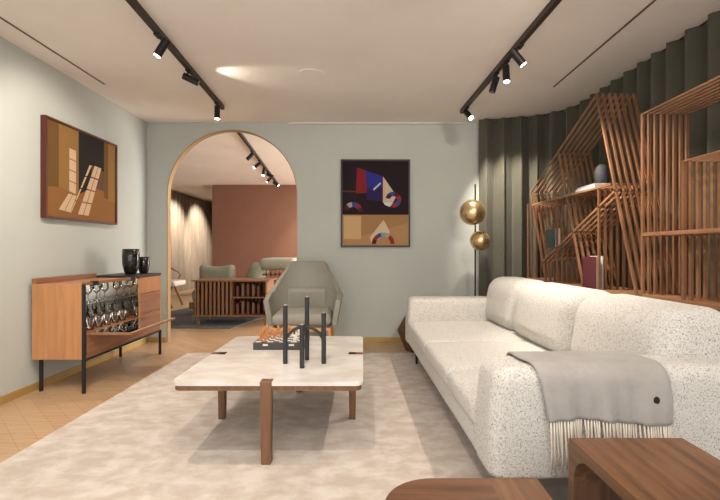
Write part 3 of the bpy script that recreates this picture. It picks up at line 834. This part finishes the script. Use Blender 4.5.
# ------------------------------------------------------------------ sideboard
def sideboard():
    X0, X1, Y0, Y1, Z0, Z1 = -2.475, -2.085, 3.36, 4.64, 0.25, 0.815
    t = thing('sideboard', 'cherry wood bar sideboard with its drop-down door open, against the left wall', 'sideboard', (X0, Y0, 0))
    def P(name, m, *bs, **k):
        bm = new()
        for b in bs: box(bm, b[0]-X0, b[1]-X0, b[2]-Y0, b[3]-Y0, b[4], b[5], 0.002, 1)
        return obj(name, bm, m, k.get('parent', t), label=k.get('label'))
    YO = 4.20      # end of the bar compartment
    P('side_panel', cab_m, (X0, X1, Y0, Y0+0.02, Z0, Z1))
    P('side_panel', cab_m, (X0, X1, Y1-0.02, Y1, Z0, Z1))
    P('bottom_panel', cabh_m, (X0, X1, Y0+0.02, Y1-0.02, Z0, Z0+0.02))
    P('back_panel', cabh_m, (X0, X0+0.015, Y0+0.02, Y1-0.02, Z0+0.02, Z1), )
    P('divider', cab_m, (X0+0.015, X1, YO, YO+0.02, Z0+0.02, Z1))
    P('bar_floor', cabh_m, (X0+0.015, X1-0.002, Y0+0.02, YO, 0.425, 0.437))
    P('mirror_panel', satin_m, (X0+0.015, X0+0.02, Y0+0.03, YO-0.01, 0.44, Z1-0.01))
    P('mirror_panel', mirror_m, (X0+0.02, X1-0.01, YO-0.006, YO, 0.44, Z1-0.01))
    # top: rear fixed board, front slim rail, black tray
    P('top_panel', cab_m, (X0+0.03, X1-0.036, Y0+0.02, 4.13, Z1-0.012, Z1))
    P('raised_back_board', cabh_m, (X0, X0+0.03, Y0, 4.13, Z1, Z1+0.042))
    P('top_rail', cabh_m, (X1-0.035, X1+0.004, Y0+0.03, 4.13, Z1-0.012, Z1+0.010))
    tr = P('tray', blacksat_m, (X0, X1+0.004, 4.13, Y1+0.004, Z1, Z1+0.02), label='black tray top')
    P('clasp', black_m, (X1-0.02, X1+0.012, 3.47, 3.53, Z1-0.02, Z1+0.016)); P('clasp', black_m, (X1-0.02, X1+0.012, 4.04, 4.10, Z1-0.02, Z1+0.016))
    P('glass_shelf', glass_m, (X0+0.03, X0+0.24, Y0+0.03, YO-0.012, 0.620, 0.625))
    # fronts
    P('front_panel', cabh_m, (X1-0.018, X1, Y0+0.05, YO, Z0+0.02, 0.425))
    for z0, z1 in ((0.66, Z1-0.005), (0.465, 0.655), (Z0+0.02, 0.46)):
        d = P('drawer', cabh_m if z0 < .6 else cab_m, (X1-0.018, X1, YO+0.025, Y1-0.025, z0, z1))
    # flap
    fl = P('drop_door', cabh_m, (X1+0.001, X1+0.335, Y0+0.05, YO-0.005, 0.425, 0.441))
    P('mirror_inlay', mirror_m, (X1+0.012, X1+0.318, Y0+0.066, YO-0.02, 0.441, 0.4425), parent=fl)
    for yy in (YO-Y0-0.03, 0.08):
        bm = new(); tube(bm, [(X1-X0-0.01, yy, 0.60), (X1-X0+0.27, yy, 0.445)], 0.0015, 6)
        obj('stay', bm, mat('bronze_stay', (0.25, 0.18, 0.12), 0.4, 0.8), t)
    bm = new(); box(bm, 0.05, 0.065, 0.06, YO-Y0-0.04, Z1-0.024, Z1-0.0125); obj('added_glow_strip', bm, mat('strip_glow', (1, 1, 1), 0.5, emit=((1.0, 0.93, 0.82), 12)), t)  # glowing strip added to brighten the bar interior
    # legs
    for x, y in ((X1+0.001, Y0-0.001), (X1+0.001, Y1-0.02), (X0+0.03, Y0+0.06), (X0+0.04, Y1-0.12)):
        top = 0.815 if (x > -2.2 and y < 3.5) else (Z0 if x < -2.2 else Z0)
        bm = new(); cyl(bm, (x-X0, y-Y0, 0), (x-X0, y-Y0, top), 0.014, seg=16); obj('leg', bm, black_m, t, label='black metal leg')
    bm = new(); bar(bm, (X1-X0, 0.0, Z0-0.008), (X1-X0, Y1-Y0-0.02, Z0-0.008), 0.014, 0.014); obj('rail', bm, black_m, t)
    # glassware
    wine = [(0, 0), (0.030, 0), (0.030, 0.002), (0.004, 0.006), (0.0035, 0.060), (0.010, 0.068), (0.028, 0.085), (0.034, 0.110), (0.029, 0.145)]
    tumb = [(0, 0), (0.026, 0), (0.033, 0.085)]
    flute = [(0, 0), (0.026, 0), (0.026, 0.002), (0.004, 0.006), (0.0035, 0.055), (0.014, 0.075), (0.021, 0.165)]
    ms = []
    for nm, pr in (('wine_glass', wine), ('tumbler', tumb), ('champagne_flute', flute)):
        bm = new(); lathe(bm, pr, seg=20); me = bpy.data.meshes.new(nm); bmesh.ops.recalc_face_normals(bm, faces=bm.faces[:]); bm.to_mesh(me); bm.free()
        for p in me.polygons: p.use_smooth = True
        me.materials.append(glass_m); ms.append((nm, me))
    def put(k, x, y, z, label, group):
        o = bpy.data.objects.new(ms[k][0], ms[k][1]); col.objects.link(o); o.location = (x, y, z); tag(o, label, 'glass', group)
    for i in range(6):
        put(0, -2.35, 3.47+i*0.125, 0.6255, 'clear wine glass on the upper glass shelf of the sideboard, %s from the camera' % ORD[i], 'wine glasses on the shelf')
        put(2, -2.36, 3.45+i*0.125, 0.4375, 'clear flute in the back row of the sideboard bar, %s from the camera' % ORD[i], 'flutes on the bar floor')
        put(0, -2.26, 3.50+i*0.12, 0.4375, 'clear wine glass in the lower middle row of the bar, %s from the camera' % ORD[i], 'wine glasses on the bar floor')
        put(1, -2.17, 3.46+i*0.12, 0.4375, 'clear tumbler in the front row of the sideboard bar, %s from the camera' % ORD[i], 'tumblers on the bar floor')
sideboard()
bm = new(); lathe(bm, [(0, 0), (0.045, 0), (0.06, 0.03), (0.076, 0.10), (0.078, 0.17), (0.076, 0.245), (0.072, 0.245), (0.073, 0.17), (0.07, 0.10), (0.05, 0.03), (0, 0.02)], seg=40)
o = obj('vase', bm, blackglass_m, smooth=True); o.location = (-2.25, 4.36, 0.8355); tag(o, 'taller of the two glossy black vases on the sideboard', 'vase')
bm = new(); lathe(bm, [(0, 0), (0.034, 0), (0.045, 0.025), (0.056, 0.09), (0.057, 0.165), (0.054, 0.165), (0.052, 0.09), (0.038, 0.025), (0, 0.016)], seg=36)
o = obj('vase', bm, blackglass_m, smooth=True); o.location = (-2.215, 4.545, 0.8355); tag(o, 'smaller of the two glossy black vases on the sideboard', 'vase')

# ------------------------------------------------------------------ slatted bookcases
SX = 1.70; NSL = 8; PIT = 0.0385
FAR = [True]
def slats(name, a, b, t, m, n=NSL, wd=0.0135, dp=0.020, off=0.0):
    """a, b = (Y, z); one panel = n parallel slats spread across the depth"""
    bm = new()
    pit = 0.0445 if FAR[0] else PIT
    for k in range(7 if FAR[0] else n):
        x = SX + k*pit + off
        bar(bm, (x, a[0], a[1]), (x, b[0], b[1]), wd, dp, up=(1, 0, 0))
    return obj(name, bm, m, t)
P1t, P1b = (4.554, 1.652), (4.18, 0.78); P2t, P2b = (3.913, 1.926), (3.469, 0.78); P3t, P3b = (3.276, 2.206), (2.79, 0.78)
t = thing('slatted_bookcase', 'walnut slatted bookcase with slanting uprights and gabled tops, in front of the dark curtain', 'bookcase', (0, 0, 0))
slats('upright', (4.636, 1.545), (4.636, 0.0), t, shelf_m)
slats('slanting_panel', P1t, P1b, t, shelf_m)
slats('slanting_panel', P2t, P2b, t, shelf_m)
slats('slanting_panel', P3t, P3b, t, shelf_m)
slats('sloping_top', P1t, (P2t[0]+0.012, P2t[1]-0.010), t, shelfh_m, dp=0.010)
slats('sloping_top', P2t, (P3t[0]+0.012, P3t[1]-0.015), t, shelfh_m, dp=0.010)
SH = 0.775; ZS = 1.52
slats('shelf', (4.48, ZS), (3.07, ZS), t, shelfh_m, wd=0.024, dp=0.016)
slats('shelf', (4.636, SH), (2.79, SH), t, shelfh_m, wd=0.024)
slats('shelf', (4.636, 0.41), (2.79, 0.41), t, shelfh_m, wd=0.024)
slats('shelf', (4.636, 0.06), (2.79, 0.06), t, shelfh_m, wd=0.024)
slats('upright', (3.943, ZS), (3.943, 0), t, shelf_m)
slats('upright', (3.242, ZS), (3.242, 0), t, shelf_m)
slats('upright', (2.80, 0.79), (2.80, 0), t, shelf_m)
slats('diagonal_brace', (4.26, 0.955), (3.015, 1.475), t, shelfh_m, dp=0.015)
FAR[0] = False
t = thing('slatted_bookcase', 'tall straight walnut slatted bookcase at the right edge, nearest the camera', 'bookcase', (0, 0, 0))
slats('upright', (2.735, 1.90), (2.735, 0), t, shelf_m, dp=0.018)
slats('upright', (2.385, 1.545), (2.385, 0), t, shelf_m, dp=0.018)
slats('upright', (1.62, 1.90), (1.62, 0), t, shelf_m)
slats('top', (2.72, 1.895), (1.62, 1.895), t, shelfh_m, dp=0.009)
slats('shelf', (2.375, 1.54), (1.62, 1.54), t, shelfh_m, dp=0.009)
slats('shelf', (2.72, 1.165), (1.62, 1.165), t, shelfh_m, wd=0.024)
slats('shelf', (2.72, 0.795), (1.62, 0.795), t, shelfh_m, wd=0.024)
slats('shelf', (2.72, 0.41), (1.62, 0.41), t, shelfh_m, wd=0.024)
slats('shelf', (2.72, 0.06), (1.62, 0.06), t, shelfh_m, wd=0.024)

def book(x, y, z, w, h, th, m, label, lean=0.0, flat=False):
    t = thing('book', label, 'book', (x, y, z), lean)
    bm = new()
    # w along Y, th along X, h along Z ; spine towards +Y
    if flat:
        box(bm, 0.004, w-0.003, 0.003, h-0.003, 0.003, th-0.003); obj('pages', bm, mat('paper', (0.7, 0.67, 0.6), 0.8), t)
        bm = new(); box(bm, 0, w, 0, h, 0, 0.003); box(bm, 0, w, 0, h, th-0.003, th); box(bm, 0, 0.004, 0, h, 0.003, th-0.003); obj('cover', bm, m, t)
    else:
        box(bm, 0.004, th-0.004, 0.004, w-0.003, 0.004, h-0.004); obj('pages', bm, mat('paper', (0.7, 0.67, 0.6), 0.8), t)
        bm = new(); box(bm, 0, 0.004, 0, w, 0, h); box(bm, th-0.004, th, 0, w, 0, h); box(bm, 0.004, th-0.004, w-0.003, w, 0, h); obj('cover', bm, m, t)
burg = mat('burgundy_cover', (0.085, 0.014, 0.02), 0.5); teal = mat('dark_teal_cover', (0.012, 0.045, 0.05), 0.35); white = mat('white_cover', (0.72, 0.70, 0.68), 0.5); lil = mat('lilac_cover', (0.35, 0.33, 0.36), 0.5)
zt = SH+0.0106
book(1.688, 3.262, zt, 0.195, 0.235, 0.03, burg, 'burgundy book facing out on the lower shelf of the slanting bookcase')
book(1.74, 3.27, zt, 0.18, 0.24, 0.012, white, 'thin white book just behind the burgundy one')
book(1.69, 3.965, 1.092, 0.19, 0.165, 0.025, teal, 'dark teal book standing above the diagonal brace at the far end')
book(1.722, 3.975, 1.092, 0.21, 0.17, 0.02, white, 'white book behind the dark teal one')
zt = ZS+0.0085
book(1.70, 3.30, zt, 0.23, 0.30, 0.02, white, 'white book lying at the bottom of the flat stack under the stone egg', flat=True)
book(1.705, 3.31, zt+0.0205, 0.21, 0.28, 0.014, lil, 'lilac grey book lying on top of the flat stack under the stone egg', flat=True)
bm = new(); lathe(bm, [(0, 0), (0.022, 0.0), (0.037, 0.018), (0.047, 0.055), (0.048, 0.09), (0.038, 0.13), (0.021, 0.149), (0, 0.155)], seg=32)
o = obj('stone_vase', bm, stone_m, smooth=True); o.location = (1.80, 3.40, zt+0.035); tag(o, 'dark grey egg-shaped stone vase on the upper shelf of the slanting bookcase', 'vase')

# ------------------------------------------------------------------ beyond the arch
def console():
    X0, X1, Y0, Y1 = -2.38, -1.36, 6.36, 6.86; z0, z1 = 0.15, 0.645; F = 0.01
    t = thing('console_cabinet', 'low slatted wooden console with open compartments, seen through the arch', 'cabinet', (X0, Y0, F))
    def P(name, m, *bs, label=None):
        bm = new()
        for b in bs: box(bm, b[0], b[1], b[2], b[3], b[4]-F, b[5]-F)
        return obj(name, bm, m, t, label=label)
    W, D = X1-X0, Y1-Y0
    P('top', teak_m, (-0.04, W+0.04, -0.03, D+0.03, z1-0.02, z1)); P('bottom_board', teak_m, (-0.03, W+0.03, -0.02, D, z0-0.02, z0))
    P('back_panel', walnutz_m, (0, W, D-0.02, D, z0, z1-0.02))
    P('divider', teak_m, (0.50, 0.525, 0, D-0.02, z0, z1-0.02)); P('side_panel', teak_m, (0, 0.02, 0, D-0.02, z0, z1-0.02)); P('side_panel', teak_m, (W-0.02, W, 0, D-0.02, z0, z1-0.02))
    P('shelf', teak_m, (0.525, W-0.02, 0.0, D-0.02, 0.39, 0.405))
    P('slatted_door', teak_m, *[(0.035+k*0.058, 0.065+k*0.058, -0.002, 0.02, z0, z1-0.02) for k in range(8)])
    P('slatted_back', teak_m, *[(0.55+k*0.058, 0.575+k*0.058, 0.30, 0.32, z0, z1-0.02) for k in range(8)])
    for x in (0.02, W-0.05):
        for y in (0.02, D-0.05): P('leg', teak_m, (x, x+0.035, y, y+0.035, F, z0-0.02))
    i = 0
    for zz in (z0, 0.405):
        for k in range(5):
            bm = new(); hh = 0.15+0.012*((k*7) % 4); box(bm, 0, 0.035, 0, 0.16, 0, hh, 0.002, 1)
            o = obj('book', bm, mat('kraft_cover', (0.28, 0.16, 0.10), 0.7) if k % 2 else mat('rust_cover', (0.20, 0.085, 0.05), 0.7))
            o.location = (X0+0.56+k*0.075, Y0+0.10, zz+0.0005)
            tag(o, 'brown book in the %s compartment of the slatted console, %s from the left' % ('lower' if zz < .3 else 'upper', ORD[k]), 'book', 'books in the %s console compartment' % ('lower' if zz < .3 else 'upper'))
console()
def sofa2():
    t = thing('sofa', 'low olive green sofa with loose cushions behind the slatted console beyond the arch', 'sofa', (-1.98, 7.5, 0.01))
    bm = new(); box(bm, -0.75, 0.95, -0.45, 0.45, 0.14, 0.24, 0.01); obj('base', bm, teak_m, t)
    bm = new(); soft(bm, -0.72, 0.92, -0.44, 0.42, 0.24, 0.44, 0.06); obj('seat_cushion', bm, olive_m, t, smooth=True)
    bm = new(); soft(bm, -0.62, -0.06, -0.42, -0.22, 0.44, 0.80, 0.09, shape=lambda p: Vector((p.x, p.y, p.z + 0.05*((p.x+0.34)/0.28)**2*(1 if p.z > .6 else 0)))); obj('cushion', bm, olive_m, t, smooth=True)
    bm = new(); soft(bm, 0.04, 0.27, -0.43, 0.35, 0.44, 0.87, 0.10, shape=lambda p: Vector((p.x+(p.z-0.44)*0.35, p.y, p.z))); obj('cushion', bm, olive_m, t, smooth=True)
    bm = new(); soft(bm, 0.32, 0.92, -0.42, 0.42, 0.74, 0.93, 0.09); obj('backrest', bm, mat('sage_upholstery', (0.34, 0.34, 0.28), 0.8), t, smooth=True)
    bm = new()
    box(bm, 0.40, 0.92, -0.44, -0.41, 0.66, 0.69)
    for k in range(7): box(bm, 0.45+k*0.07, 0.475+k*0.07, -0.44, -0.42, 0.24, 0.74)
    obj('slatted_frame', bm, teak_m, t)
    for x in (-0.7, 0.86):
        for y in (-0.4, 0.36):
            bm = new(); box(bm, x, x+0.04, y, y+0.04, 0, 0.14); obj('leg', bm, teak_m, t)
sofa2()
def far_chair():
    t = thing('dining_chair', 'cream upholstered wooden chair at the left edge of the arch opening', 'chair', (-3.68, 8.45, 0.0), R(0))
    g = CT*0+0.0
    bm = new(); soft(bm, -0.30, 0.26, -0.26, 0.26, 0.40, 0.50, 0.04); obj('seat', bm, cream_m, t, smooth=True)
    bm = new(); soft(bm, -0.26, -0.18, -0.25, 0.25, 0.50, 0.86, 0.04, shape=lambda p: Vector((p.x+0.0-(p.z-.5)*.25+0.35*abs(p.y)**2*3, p.y, p.z))); obj('backrest', bm, cream_m, t, smooth=True)
    for s in (-1, 1):
        bm = new(); bar(bm, (0.20, s*0.24, 0.008), (0.02, s*0.24, 0.42), 0.035, 0.03, up=(0, 1, 0)); obj('leg', bm, teak_m, t)
        bm = new(); bar(bm, (-0.18, s*0.24, 0.008), (0.02, s*0.24, 0.42), 0.035, 0.03, up=(0, 1, 0)); obj('leg', bm, teak_m, t)
        bm = new(); tube(bm, [(0.04, s*0.27, 0.42), (0.14, s*0.28, 0.58), (0.10, s*0.28, 0.64), (-0.2, s*0.26, 0.80)], 0.014, 8); obj('armrest', bm, teak_m, t, smooth=True)
far_chair()
